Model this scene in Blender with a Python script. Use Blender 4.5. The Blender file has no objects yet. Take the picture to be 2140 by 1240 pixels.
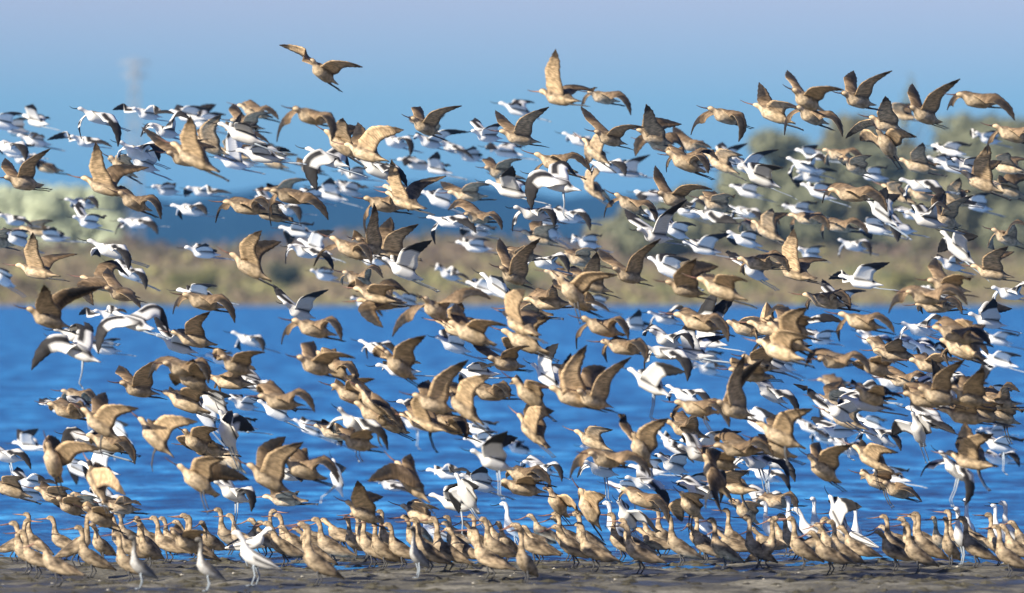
import bpy, bmesh, math, random
import numpy as np
from mathutils import Vector, Matrix

# ------------------------------------------------------------------ camera
SC = bpy.context.scene
W_PX, H_PX = 2140.0, 1240.0          # size of the photograph
F_PX = 15300.0                       # focal length in its pixels: a long telephoto, 8 degrees wide
EYE = 2.0                            # camera height above the water
HORIZON = 596.0                      # row of the horizon
cam_d = bpy.data.cameras.new('camera')
cam = bpy.data.objects.new('camera', cam_d)
SC.collection.objects.link(cam)
cam.location = (0, 0, EYE)
cam.rotation_euler = (math.radians(90), 0, 0)
cam_d.sensor_fit = 'HORIZONTAL'
cam_d.sensor_width = 36.0
cam_d.lens = 36.0 * F_PX / W_PX
cam_d.shift_y = (HORIZON - H_PX / 2) / W_PX
cam_d.clip_start = 1.0
cam_d.clip_end = 60000.0
cam_d.dof.use_dof = True
cam_d.dof.focus_distance = 54.5
cam_d.dof.aperture_fstop = 2.8
cam_d.dof.aperture_blades = 9
SC.camera = cam

# ------------------------------------------------------------------ sky, sun, exposure
SUN_EL, SUN_AZ = math.radians(27), math.radians(223)    # azimuth clockwise from +Y: behind the camera, to its left
world = bpy.data.worlds.new('World')
SC.world = world
world.use_nodes = True
wn, wl = world.node_tree.nodes, world.node_tree.links
wn.clear()
wo = wn.new('ShaderNodeOutputWorld')
bg = wn.new('ShaderNodeBackground')
sky = wn.new('ShaderNodeTexSky')
sky.sky_type = 'NISHITA'
sky.sun_disc = False
sky.sun_elevation = SUN_EL
sky.sun_rotation = SUN_AZ
sky.altitude = 0
sky.air_density = 1.0
sky.dust_density = 0.0
sky.ozone_density = 4.0
tint = wn.new('ShaderNodeMix'); tint.data_type = 'RGBA'; tint.blend_type = 'MULTIPLY'
tint.inputs[0].default_value = 1.0
geo = wn.new('ShaderNodeTexCoord')
sepz = wn.new('ShaderNodeSeparateXYZ')
wl.new(geo.outputs['Generated'], sepz.inputs[0])
elev = wn.new('ShaderNodeMapRange')                      # a bluer band of air low over the horizon, paler above it
elev.inputs[1].default_value = 0.0; elev.inputs[2].default_value = 0.042
wl.new(sepz.outputs[2], elev.inputs[0])
air = wn.new('ShaderNodeValToRGB')
air.color_ramp.elements[0].color = (0.20, 0.52, 1.0, 1)
air.color_ramp.elements[1].color = (0.80, 0.70, 0.98, 1)
mid_ = air.color_ramp.elements.new(0.6); mid_.color = (0.38, 0.61, 1.0, 1)
wl.new(elev.outputs[0], air.inputs[0])
wl.new(air.outputs[0], tint.inputs[7])
wl.new(sky.outputs[0], tint.inputs[6])
wl.new(tint.outputs[2], bg.inputs[0])
bg.inputs[1].default_value = 0.065
wl.new(bg.outputs[0], wo.inputs[0])

sun_d = bpy.data.lights.new('sun', 'SUN')
sun_d.energy = 5.0
sun_d.angle = math.radians(0.55)
sun_d.color = (1.0, 0.915, 0.77)
sun = bpy.data.objects.new('sun', sun_d)
SC.collection.objects.link(sun)
sdir = Vector((math.sin(SUN_AZ) * math.cos(SUN_EL), math.cos(SUN_AZ) * math.cos(SUN_EL), math.sin(SUN_EL)))
sun.rotation_euler = sdir.to_track_quat('Z', 'Y').to_euler()
sun.location = (-30, -30, 40)

SC.view_settings.view_transform = 'Standard'
SC.view_settings.look = 'None'
SC.view_settings.gamma = 1.0
SC.view_settings.use_curve_mapping = False
SC.view_settings.exposure = 0.7
try:
    SC.cycles.volume_bounces = 0
    SC.cycles.max_bounces = 6
    SC.cycles.diffuse_bounces = 2
    SC.cycles.glossy_bounces = 2
    SC.cycles.volume_step_rate = 20
except Exception:
    pass

rng = random.Random(7)
nrng = np.random.default_rng(7)

# ------------------------------------------------------------------ small helpers
def at(x, y, d):
    """The point at distance d from the camera seen at pixel (x, y) of the photograph."""
    return Vector(((x - W_PX / 2) / F_PX * d, d, EYE + (HORIZON - y) / F_PX * d))

def tag(o, label=None, cat=None, group=None, kind=None):
    for k, v in (('label', label), ('category', cat), ('group', group), ('kind', kind)):
        if v:
            o[k] = v
    return o

def link(o, parent=None):
    SC.collection.objects.link(o)
    if parent is not None:
        o.parent = parent
    return o

def mesh_of(name, verts, faces, mats=(), cols=None, smooth=True, recalc=False):
    me = bpy.data.meshes.new(name)
    me.from_pydata([tuple(map(float, v)) for v in verts], [], [tuple(map(int, f)) for f in faces])
    if recalc:
        bm = bmesh.new(); bm.from_mesh(me)
        bmesh.ops.recalc_face_normals(bm, faces=bm.faces)
        bm.to_mesh(me); bm.free()
    for m in mats:
        me.materials.append(m)
    if cols is not None:
        a = me.color_attributes.new('Col', 'FLOAT_COLOR', 'POINT')
        c = np.ones((len(verts), 4), dtype=np.float32)
        c[:, :3] = cols
        a.data.foreach_set('color', c.ravel())
    if smooth:
        me.polygons.foreach_set('use_smooth', [True] * len(me.polygons))
    me.update()
    return me

def tube(path, radii, n=6, cap=True):
    """Verts and faces of a tapered tube along a path."""
    P = [Vector(p) for p in path]
    V, Fc = [], []
    for i, p in enumerate(P):
        t = (P[min(i + 1, len(P) - 1)] - P[max(i - 1, 0)]).normalized()
        a = t.cross(Vector((0, 1, 0)))
        if a.length < 1e-3:
            a = t.cross(Vector((1, 0, 0)))
        a.normalize(); b = t.cross(a)
        for k in range(n):
            w = 2 * math.pi * k / n
            V.append(p + (a * math.cos(w) + b * math.sin(w)) * radii[i])
    for i in range(len(P) - 1):
        for k in range(n):
            Fc.append((i * n + k, i * n + (k + 1) % n, (i + 1) * n + (k + 1) % n, (i + 1) * n + k))
    if cap:
        Fc.append(tuple(range(n))[::-1]); Fc.append(tuple((len(P) - 1) * n + k for k in range(n)))
    return V, Fc

def join(parts):
    V, Fc = [], []
    for v, f in parts:
        o = len(V); V += list(v); Fc += [tuple(i + o for i in q) for q in f]
    return V, Fc

def mat(name, rough=0.8, spec=0.3):
    m = bpy.data.materials.new(name); m.use_nodes = True
    b = m.node_tree.nodes['Principled BSDF']
    b.inputs['Roughness'].default_value = rough
    b.inputs['Specular IOR Level'].default_value = spec
    return m, m.node_tree.nodes, m.node_tree.links, b

def noise(nodes, links, scale, detail=3, coord='Object', vec_scale=None):
    tc = nodes.new('ShaderNodeTexCoord')
    n = nodes.new('ShaderNodeTexNoise'); n.inputs['Scale'].default_value = scale; n.inputs['Detail'].default_value = detail
    src = tc.outputs[coord]
    if vec_scale:
        mp = nodes.new('ShaderNodeMapping'); mp.inputs['Scale'].default_value = vec_scale
        links.new(src, mp.inputs[0]); src = mp.outputs[0]
    links.new(src, n.inputs['Vector'])
    return n

def ramp(nodes, links, fac, stops):
    r = nodes.new('ShaderNodeValToRGB')
    el = r.color_ramp.elements
    while len(el) < len(stops):
        el.new(0.5)
    for e, (p, c) in zip(el, stops):
        e.position = p; e.color = (*c, 1)
    links.new(fac, r.inputs[0])
    return r

def feather_mat(name, lo, hi, scale, rough=0.75, vane=0.42):
    """Plumage: the vertex colours are the bird's own markings, broken up by fine mottling."""
    m, N, L, b = mat(name, rough, 0.25)
    at_ = N.new('ShaderNodeAttribute'); at_.attribute_name = 'Col'
    n = noise(N, L, scale, 4, vec_scale=(0.55, 1, 1))
    f0 = N.new('ShaderNodeAttribute'); f0.attribute_name = 'Feather'
    s0 = N.new('ShaderNodeSeparateXYZ'); L.new(f0.outputs['Vector'], s0.inputs[0])
    o0 = N.new('ShaderNodeObjectInfo')
    mp = N.new('ShaderNodeMapping'); mp.inputs['Scale'].default_value = (24, 3.6, 0)
    L.new(f0.outputs['Vector'], mp.inputs[0]); L.new(o0.outputs['Location'], mp.inputs['Location'])
    nf = N.new('ShaderNodeTexNoise'); nf.inputs['Scale'].default_value = 1.0; nf.inputs['Detail'].default_value = 4
    L.new(mp.outputs[0], nf.inputs['Vector'])
    mn = N.new('ShaderNodeMix'); mn.data_type = 'FLOAT'
    L.new(s0.outputs[2], mn.inputs[0]); L.new(n.outputs[0], mn.inputs[2]); L.new(nf.outputs[0], mn.inputs[3])
    r = ramp(N, L, mn.outputs[0], [(0.35, (lo,) * 3), (0.62, (hi,) * 3)])
    mx = N.new('ShaderNodeMix'); mx.data_type = 'RGBA'; mx.blend_type = 'MULTIPLY'; mx.inputs[0].default_value = 1
    L.new(at_.outputs['Color'], mx.inputs[6]); L.new(r.outputs[0], mx.inputs[7])
    fa = N.new('ShaderNodeAttribute'); fa.attribute_name = 'Feather'
    sx = N.new('ShaderNodeSeparateXYZ'); L.new(fa.outputs['Vector'], sx.inputs[0])
    def mth(op, a, b=None, clamp=False):
        k = N.new('ShaderNodeMath'); k.operation = op; k.use_clamp = clamp
        for i, v in enumerate((a, b)):
            if v is None:
                continue
            if isinstance(v, (int, float)):
                k.inputs[i].default_value = v
            else:
                L.new(v, k.inputs[i])
        return k.outputs[0]
    saw = mth('PINGPONG', mth('MULTIPLY', sx.outputs[0], 42.0), 1.0)
    line = mth('MULTIPLY', mth('SUBTRACT', saw, 0.55, True), 2.2, True)
    zone = mth('MULTIPLY', mth('MULTIPLY', mth('SUBTRACT', sx.outputs[1], 0.36, True), 4.0, True), sx.outputs[2])
    keep = mth('SUBTRACT', 1.0, mth('MULTIPLY', mth('MULTIPLY', line, zone), vane))
    fm = N.new('ShaderNodeMix'); fm.data_type = 'RGBA'; fm.blend_type = 'MULTIPLY'; fm.inputs[0].default_value = 1
    fc = N.new('ShaderNodeCombineColor')
    for k in range(3):
        L.new(keep, fc.inputs[k])
    L.new(mx.outputs[2], fm.inputs[6]); L.new(fc.outputs[0], fm.inputs[7]); mx = fm
    oi = N.new('ShaderNodeObjectInfo')
    mr = N.new('ShaderNodeMapRange'); mr.inputs[3].default_value = 0.86; mr.inputs[4].default_value = 1.12
    L.new(oi.outputs['Random'], mr.inputs[0])
    m2 = N.new('ShaderNodeMix'); m2.data_type = 'RGBA'; m2.blend_type = 'MULTIPLY'; m2.inputs[0].default_value = 1
    cb = N.new('ShaderNodeCombineColor')
    for k in range(3):
        L.new(mr.outputs[0], cb.inputs[k])
    L.new(mx.outputs[2], m2.inputs[6]); L.new(cb.outputs[0], m2.inputs[7])
    L.new(m2.outputs[2], b.inputs['Base Color'])
    return m

def flat_mat(name, col, rough=0.6, spec=0.3, amount=0.25, scale=20):
    m, N, L, b = mat(name, rough, spec)
    n = noise(N, L, scale, 3)
    r = ramp(N, L, n.outputs[0], [(0.3, tuple(c * (1 - amount) for c in col)), (0.7, tuple(c * (1 + amount) for c in col))])
    L.new(r.outputs[0], b.inputs['Base Color'])
    return m

# ------------------------------------------------------------------ the setting
def height_noise(x, y, seed=0.0):
    return (math.sin(x * 1.7 + seed) * math.cos(y * 1.3 + seed * 2) + 0.6 * math.sin(x * 3.9 + y * 2.1 + seed)
            + 0.4 * math.sin(x * 8.3 - y * 5.2 + seed) + 0.25 * math.sin(x * 17.1 + y * 11.0 + seed)) / 2.25

def mud_z(x, y):
    """Height of the mud flat: it slips under the water about 52 m from the camera."""
    z = (53.0 - y) * 0.011
    z = max(-0.35, min(0.075, z))
    return z + 0.034 * height_noise(x * 1.3, y * 0.9, 1.3) + 0.010 * height_noise(x * 3.1, y * 1.9, 4.0)

def build_mud():
    xs = np.linspace(-9, 9, 181); ys = np.concatenate([np.linspace(-6, 44, 26), np.linspace(44.3, 66, 150)])
    V = [(x, y, mud_z(x, y)) for y in ys for x in xs]
    nx = len(xs)
    Fc = [(j * nx + i, j * nx + i + 1, (j + 1) * nx + i + 1, (j + 1) * nx + i) for j in range(len(ys) - 1) for i in range(nx - 1)]
    m, N, L, b = mat('wet_mud', 0.55, 0.25)
    n1 = noise(N, L, 1.5, 7); n2 = noise(N, L, 26, 4)
    r1 = ramp(N, L, n1.outputs[0], [(0.40, (0.026, 0.025, 0.017)), (0.48, (0.125, 0.116, 0.088)), (0.58, (0.205, 0.192, 0.152)), (0.68, (0.31, 0.29, 0.235))])
    r2 = ramp(N, L, n2.outputs[0], [(0.35, (0.55,) * 3), (0.65, (1.25,) * 3)])
    mx = N.new('ShaderNodeMix'); mx.data_type = 'RGBA'; mx.blend_type = 'MULTIPLY'; mx.inputs[0].default_value = 1
    L.new(r1.outputs[0], mx.inputs[6]); L.new(r2.outputs[0], mx.inputs[7]); L.new(mx.outputs[2], b.inputs['Base Color'])
    rr = ramp(N, L, n1.outputs[0], [(0.38, (0.3,) * 3), (0.55, (0.75,) * 3)])
    L.new(rr.outputs[0], b.inputs['Roughness'])
    bp = N.new('ShaderNodeBump'); bp.inputs['Strength'].default_value = 0.7; bp.inputs['Distance'].default_value = 0.02
    L.new(n2.outputs[0], bp.inputs['Height']); L.new(bp.outputs[0], b.inputs['Normal'])
    o = bpy.data.objects.new('mud', mesh_of('mud', V, Fc, [m]))
    link(o); tag(o, kind='structure')

def build_water():
    ys = np.concatenate([np.linspace(44, 90, 60), np.linspace(95, 760, 60)])
    xs = np.linspace(-200, 200, 60)
    V = [(x, y, 0.0) for y in ys for x in xs]
    nx = len(xs)
    Fc = [(j * nx + i, j * nx + i + 1, (j + 1) * nx + i + 1, (j + 1) * nx + i) for j in range(len(ys) - 1) for i in range(nx - 1)]
    m, N, L, b = mat('lagoon_water', 0.2, 0.22)
    b.inputs['IOR'].default_value = 1.33
    n1 = noise(N, L, 1.0, 5, vec_scale=(2.4, 1.1, 1)); n2 = noise(N, L, 1.0, 4, vec_scale=(0.9, 0.28, 1))
    n3 = noise(N, L, 1.0, 4, vec_scale=(8, 4, 1))
    r = ramp(N, L, n2.outputs[0], [(0.40, (0.002, 0.090, 0.285)), (0.5, (0.006, 0.150, 0.42)), (0.62, (0.035, 0.27, 0.61))])  # water blue, with broad bright and dark ripple streaks painted in
    # wind-roughened: most facets tip towards the viewer and show the water's own colour, about a quarter mirror the sky
    df = N.new('ShaderNodeBsdfDiffuse'); gl = N.new('ShaderNodeBsdfGlossy'); gl.inputs['Roughness'].default_value = 0.18
    gl.inputs['Color'].default_value = (0.9, 0.95, 1, 1)
    ms = N.new('ShaderNodeMixShader'); ms.inputs[0].default_value = 0.20
    r3 = ramp(N, L, n1.outputs[0], [(0.40, (0.40, 0.55, 0.66)), (0.5, (1, 1, 1)), (0.61, (2.0, 1.55, 1.35))])     # light and dark of small ripples, painted into the colour
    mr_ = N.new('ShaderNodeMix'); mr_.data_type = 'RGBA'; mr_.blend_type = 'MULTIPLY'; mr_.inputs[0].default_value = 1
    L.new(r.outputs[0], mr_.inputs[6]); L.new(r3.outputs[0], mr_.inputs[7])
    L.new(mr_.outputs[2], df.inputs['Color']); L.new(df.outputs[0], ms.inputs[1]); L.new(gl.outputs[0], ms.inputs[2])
    L.new(ms.outputs[0], N['Material Output'].inputs['Surface'])
    bp = N.new('ShaderNodeBump'); bp.inputs['Strength'].default_value = 1.0; bp.inputs['Distance'].default_value = 0.13
    L.new(n1.outputs[0], bp.inputs['Height'])
    bp2 = N.new('ShaderNodeBump'); bp2.inputs['Strength'].default_value = 0.7; bp2.inputs['Distance'].default_value = 0.02
    L.new(n3.outputs[0], bp2.inputs['Height']); L.new(bp.outputs[0], bp2.inputs['Normal'])
    L.new(bp2.outputs[0], df.inputs['Normal']); L.new(bp2.outputs[0], gl.inputs['Normal']); N.remove(b)
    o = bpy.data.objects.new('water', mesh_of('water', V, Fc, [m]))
    link(o); tag(o, kind='structure')

def build_ground():
    """One sheet of land to the horizon, a step below the water, rising to the bank on the far shore."""
    xs = np.concatenate([np.linspace(-9000, -220, 12), np.linspace(-200, 200, 101), np.linspace(220, 9000, 12)])
    ys = np.concatenate([np.linspace(-60, 660, 8), np.linspace(690, 800, 45), np.linspace(830, 1500, 12), np.linspace(1700, 9500, 12)])
    def gz(x, y):
        if y < 700:
            return -0.6
        u = min(1.0, (y - 700) / 72.0)
        rise = 6.6 * (u * u * (3 - 2 * u)) * (0.85 + 0.3 * height_noise(x * 0.045, y * 0.02, 2.0))
        return -0.6 * (1 - min(1, (y - 690) / 18)) + rise + 0.25 * height_noise(x * 0.3, y * 0.25, 5)
    V = [(x, y, gz(x, y)) for y in ys for x in xs]
    nx = len(xs)
    Fc = [(j * nx + i, j * nx + i + 1, (j + 1) * nx + i + 1, (j + 1) * nx + i) for j in range(len(ys) - 1) for i in range(nx - 1)]
    m, N, L, b = mat('dry_marsh', 0.95, 0.1)
    n1 = noise(N, L, 0.09, 5); n2 = noise(N, L, 0.6, 4)
    r1 = ramp(N, L, n1.outputs[0], [(0.36, (0.20, 0.145, 0.09)), (0.5, (0.29, 0.235, 0.13)), (0.64, (0.22, 0.225, 0.10))])
    r2 = ramp(N, L, n2.outputs[0], [(0.35, (0.7,) * 3), (0.65, (1.25,) * 3)])
    mx = N.new('ShaderNodeMix'); mx.data_type = 'RGBA'; mx.blend_type = 'MULTIPLY'; mx.inputs[0].default_value = 1
    L.new(r1.outputs[0], mx.inputs[6]); L.new(r2.outputs[0], mx.inputs[7]); L.new(mx.outputs[2], b.inputs['Base Color'])
    o = bpy.data.objects.new('ground', mesh_of('ground', V, Fc, [m]))
    link(o); tag(o, kind='structure')
    return gz

def ridge(name, d0, d1, prof, x0, x1, n, col, seed, rows=10):
    """A rounded range of hills whose skyline follows prof(pixel x) -> pixel row, seen at distance d1."""
    V = []
    for j in range(rows + 1):
        u = j / rows
        d = d0 + (d1 - d0) * u
        for i in range(n + 1):
            px = x0 + (x1 - x0) * i / n
            p = at(px, prof(px), d1)
            h = p.z * math.sin(min(u, 0.93) / 0.93 * math.pi / 2) ** 0.9
            h *= 1 + 0.06 * height_noise(px * 0.03, u * 4, seed) * (1 - u)
            V.append(((px - W_PX / 2) / F_PX * d1, d, h - 2 * (1 - u)))
    for i in range(n + 1):                       # the far side, down to the plain
        px = x0 + (x1 - x0) * i / n
        V.append(((px - W_PX / 2) / F_PX * d1, d1 + (d1 - d0), -2.0))
    nx = n + 1
    Fc = [(j * nx + i, j * nx + i + 1, (j + 1) * nx + i + 1, (j + 1) * nx + i) for j in range(rows + 1) for i in range(n)]
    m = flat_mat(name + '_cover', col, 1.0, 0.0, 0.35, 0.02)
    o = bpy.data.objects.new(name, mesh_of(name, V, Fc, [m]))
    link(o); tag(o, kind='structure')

def build_hills():
    def prof(px):
        f = 410 + 8 * math.sin(px * 0.006) + 7 * math.sin(px * 0.017 + 1) + 3 * math.sin(px * 0.05)
        f -= 16 * math.exp(-((px - 900) / 260.0) ** 2)
        return f
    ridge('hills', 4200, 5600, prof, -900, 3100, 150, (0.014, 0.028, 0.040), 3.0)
# ------------------------------------------------------------------ plants on the far shore
def leaf_cloud(name, lobes, n, size, m, seed):
    """A crown: leaf-clump faces scattered through several uneven lobes, denser near their skins."""
    r = np.random.default_rng(seed)
    V, Fc = [], []
    w = np.array([l[3] * l[4] * l[5] for l in lobes]); w = w / w.sum()
    which = r.choice(len(lobes), n, p=w)
    for i in range(n):
        l = lobes[which[i]]
        d = r.normal(size=3); d /= np.linalg.norm(d)
        rad = r.uniform(0.45, 1.05) ** 0.6
        c = np.array(l[:3]) + d * np.array(l[3:6]) * rad
        a = r.normal(size=3); a /= np.linalg.norm(a)
        b = np.cross(a, d + 0.3 * r.normal(size=3)); b /= (np.linalg.norm(b) + 1e-6)
        s = size * r.uniform(0.6, 1.5)
        o = len(V)
        V += [c - a * s, c + b * s * 0.6, c + a * s, c - b * s * 0.6]
        Fc.append((o, o + 1, o + 2, o + 3))
    return mesh_of(name, V, Fc, [m], smooth=False)

def leaf_mat(name, dark, light, scale):
    m, N, L, b = mat(name, 0.8, 0.15)
    n = noise(N, L, scale, 4)
    r = ramp(N, L, n.outputs[0], [(0.34, dark), (0.66, light)])
    L.new(r.outputs[0], b.inputs['Base Color'])
    return m

BARK = flat_mat('bark', (0.16, 0.13, 0.10), 0.9, 0.1, 0.3, 3)

def make_trunk(h, r, seed):
    q = random.Random(seed)
    parts = [tube([(0, 0, -0.5), (q.uniform(-.3, .3), 0, h * .35), (q.uniform(-.6, .6), q.uniform(-.4, .4), h * .8)], [r, r * .75, r * .3], 8)]
    for k in range(6):
        a = q.uniform(0, 6.28); z = h * q.uniform(.3, .6)
        parts.append(tube([(0, 0, z), (math.cos(a) * h * .12, math.sin(a) * h * .12, z + h * .12), (math.cos(a) * h * .24, math.sin(a) * h * .24, z + h * .27)], [r * .4, r * .28, r * .1], 6))
    v, f = join(parts)
    return mesh_of('trunk', v, f, [BARK])

def crown_lobes(h, w, seed, low=0.28):
    q = random.Random(seed); out = []
    for k in range(11):
        z = h * q.uniform(low, 0.9); k_ = 1 - abs(z / h - 0.55) * 1.0
        a = q.uniform(0, 6.28); d = w * 0.5 * q.uniform(0.1, 0.75) * k_
        s = w * q.uniform(0.16, 0.28)
        out.append((math.cos(a) * d, math.sin(a) * d, z, s, s, s * q.uniform(.65, 1.0)))
    return out


def tree(name, x, y, d, gz, width, label, m, seed, group=None, n=4600, low=0.28, size=0.42):
    """A tree standing at distance d whose top is seen at pixel (x, y)."""
    p = at(x, y, d); g = gz(p.x, d)
    h = p.z - g
    root = bpy.data.objects.new(name, None); link(root)
    root.location = (p.x, d, g)
    root.empty_display_size = 0.5
    link(bpy.data.objects.new('trunk', make_trunk(h, max(0.2, h * 0.02), seed)), root)
    cl = crown_lobes(h * 1.0, width, seed, low)
    if name == 'willow':                         # clipped by the wind to a level top
        q = random.Random(seed)
        cl = [(width * (i / 8 - .5), q.uniform(-2, 2), h * z_, width * .13, 2.6, h * .22) for i in range(9) for z_ in (.2, .5, .76 + q.uniform(-.02, .02))]
    top = max(l[2] + l[5] for l in cl)
    cl = [(a, b, c * h / top * 1.0, e, f, g_ * 0.95) for a, b, c, e, f, g_ in cl]
    link(bpy.data.objects.new('crown', leaf_cloud('crown', cl, n, size, m, seed)), root)
    tag(root, label, 'tree', group)
    return root

def build_plants(gz):
    grey = leaf_mat('grey_green_leaves', (0.16, 0.168, 0.105), (0.25, 0.255, 0.155), 0.25)
    olive = leaf_mat('olive_leaves', (0.165, 0.16, 0.098), (0.26, 0.245, 0.145), 0.25)
    T = [
        (1318, 428, 800, 9, 'low rounded olive tree, first of the far row after the blue hills end', olive),
        (1450, 385, 820, 11, 'broad olive tree beside the first low one of the far row', grey),
        (1560, 340, 800, 12, 'wide grey green tree before the row of trees climbs to its tall end', grey),
        (1665, 266, 830, 12, 'tall grey green tree at the shoulder where the far row rises', grey),
        (1775, 240, 850, 13, 'tall bushy tree next to the poplar on its hill side', olive),
        (1995, 236, 850, 14, 'tall dense tree beside the poplar on its far side', grey),
        (2105, 236, 830, 13, 'big dark tree at the end of the far row near the frame edge', grey),
        (2215, 240, 840, 13, 'big tree just past the frame edge at the end of the row', olive),
        (1262, 462, 780, 9, 'small bushy tree standing where the far row begins, lowest of it', olive),
        (1385, 450, 765, 12, 'low spreading tree in front of the olive pair on the bank', grey),
        (1520, 440, 770, 11, 'short dense tree in front of the wide grey green tree', olive),
        (1610, 420, 785, 14, 'dark bushy tree filling the dip before the shoulder of the row', grey),
        (1935, 300, 815, 13, 'bushy tree filling the gap behind the poplar foot and the tall dense tree', olive),
        (2060, 290, 812, 14, 'bushy tree filling the gap between the tall dense tree and the big end tree', grey),
        (1720, 300, 812, 13, 'bushy tree filling the gap between the shoulder tree and its tall neighbour', grey),
        (1690, 370, 775, 13, 'lower dark tree in front of the shoulder of the row', grey),
        (1850, 300, 790, 14, 'broad dark tree standing at the foot of the poplar', grey),
        (2010, 370, 775, 13, 'low broad tree in front of the tall dense one', olive),
        (2150, 420, 770, 12, 'low dark tree in front of the big end tree', grey),
    ]
    for i, (x, y, d, w, lab, m) in enumerate(T):
        tree('tree', x, y, d, gz, w, lab, m, 40 + i, 'trees on the far shore', low=0.12)
    pale = leaf_mat('pale_sage_leaves', (0.40, 0.44, 0.29), (0.62, 0.67, 0.46), 0.2)
    for i, (x, y, d, w, lab) in enumerate(((-75, 382, 1000, 19, 'pale sage willow at the frame edge, outermost of the pale clump'), (14, 384, 1010, 19, 'pale sage willow in the pale clump, second in from the frame edge'),
                                           (88, 384, 1000, 19, 'pale sage willow in the pale clump, beside the one that ends it'), (158, 392, 990, 11, 'pale sage willow ending the pale clump towards the faint pylon'))):
        tree('willow', x, y, d, gz, w, lab, pale, 70 + i, 'pale willows beyond the bank', n=6500, low=0.02, size=0.5)
    # the tall narrow poplar rising out of them
    p = at(1895, 152, 880); g = gz(p.x, 880); h = p.z - g
    root = bpy.data.objects.new('poplar', None); link(root); root.location = (p.x, 880, g)
    link(bpy.data.objects.new('trunk', make_trunk(h, 0.35, 91)), root)
    lob = [(rng.uniform(-.35, .35), rng.uniform(-.35, .35), h * (0.2 + 0.074 * k), 1.35 * (1 - 0.055 * k), 1.35 * (1 - 0.055 * k), h * 0.06) for k in range(11)]
    link(bpy.data.objects.new('crown', leaf_cloud('crown', lob, 420, 0.34, grey, 92)), root)
    tag(root, 'slender pale poplar rising above every other tree of the far row', 'tree')
    # bushes one can make out on the bank
    B = [(605, 545, 726, 4.6, 2.6, 'dark round bush on the bank, the darkest spot above the far waterline', (0.03, 0.04, 0.03), (0.075, 0.085, 0.06)),
         (1090, 575, 722, 4.0, 1.6, 'dull green bush low on the bank midway along the far shore', (0.07, 0.075, 0.035), (0.14, 0.14, 0.06)),
         (400, 560, 724, 5.5, 1.7, 'yellow green bush low on the bank before the dark round one', (0.10, 0.11, 0.04), (0.21, 0.20, 0.075)),
         (1905, 590, 722, 5.5, 1.9, 'yellow green bush on the bank below the poplar', (0.11, 0.11, 0.04), (0.22, 0.20, 0.07)),
         (80, 585, 722, 4.4, 1.5, 'brownish bush on the bank below the pale willows', (0.09, 0.07, 0.04), (0.17, 0.14, 0.075))]
    for i, (x, y, d, w, hh, lab, c0, c1) in enumerate(B):
        p = at(x, y, d); g = gz(p.x, d)
        hh = max(hh, p.z - g)
        root = bpy.data.objects.new('bush', None); link(root); root.location = (p.x, d, g)
        v, f = join([tube([(0, 0, -.2), (0.25 * math.cos(k * 2.1), 0.25 * math.sin(k * 2.1), hh * .4), (0.6 * math.cos(k * 2.1), 0.6 * math.sin(k * 2.1), hh * .7)], [.06, .05, .02], 5) for k in range(3)])
        link(bpy.data.objects.new('stem', mesh_of('stem', v, f, [BARK])), root)
        q = random.Random(200 + i)
        lob = [(q.uniform(-.35, .35) * w, q.uniform(-.3, .3) * w, hh * q.uniform(.3, .7), w * q.uniform(.16, .26), w * .2, hh * q.uniform(.22, .34)) for _ in range(8)]
        link(bpy.data.objects.new('foliage', leaf_cloud('foliage', lob, 900, 0.16, leaf_mat('bush_leaves', c0, c1, 0.5), 210 + i)), root)
        tag(root, lab, 'bush')
    # the rest of the scrub and reeds reads as one mass
    q = np.random.default_rng(5)
    V, Fc, C = [], [], []
    for i in range(20000):
        x = q.uniform(-95, 95); d = q.uniform(704, 800)
        g = gz(x, d)
        hgt = 0.35 + 1.9 * max(0.0, height_noise(x * 0.10, d * 0.06, 9) + 0.25) * (0.35 + 0.65 * min(1, (d - 700) / 50))
        z = g + q.uniform(0, 1) ** 0.8 * hgt
        a = q.normal(size=3); a /= np.linalg.norm(a); b = q.normal(size=3); b -= a * a.dot(b); b /= np.linalg.norm(b)
        s = q.uniform(0.2, 0.55); c = np.array((x, d, z))
        o = len(V); V += [c - a * s, c + b * s * .5, c + a * s, c - b * s * .5]; Fc.append((o, o + 1, o + 2, o + 3))
        k = height_noise(x * 0.16, d * 0.10, 3)
        if d > 745:
            base = np.array((0.155, 0.118, 0.09)) if k < 0.15 else np.array((0.125, 0.12, 0.072))
        else:
            base = np.array((0.21, 0.195, 0.085)) if k > 0.0 else np.array((0.18, 0.142, 0.09))
        base = base * q.uniform(.85, 1.65)
        C += [base] * 4
    m, N, L, b = mat('scrub_leaves', 0.9, 0.1)
    a_ = N.new('ShaderNodeAttribute'); a_.attribute_name = 'Col'; L.new(a_.outputs['Color'], b.inputs['Base Color'])
    o = bpy.data.objects.new('scrub', mesh_of('scrub', V, Fc, [m], np.array(C), smooth=False))
    link(o); tag(o, kind='stuff')

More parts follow.
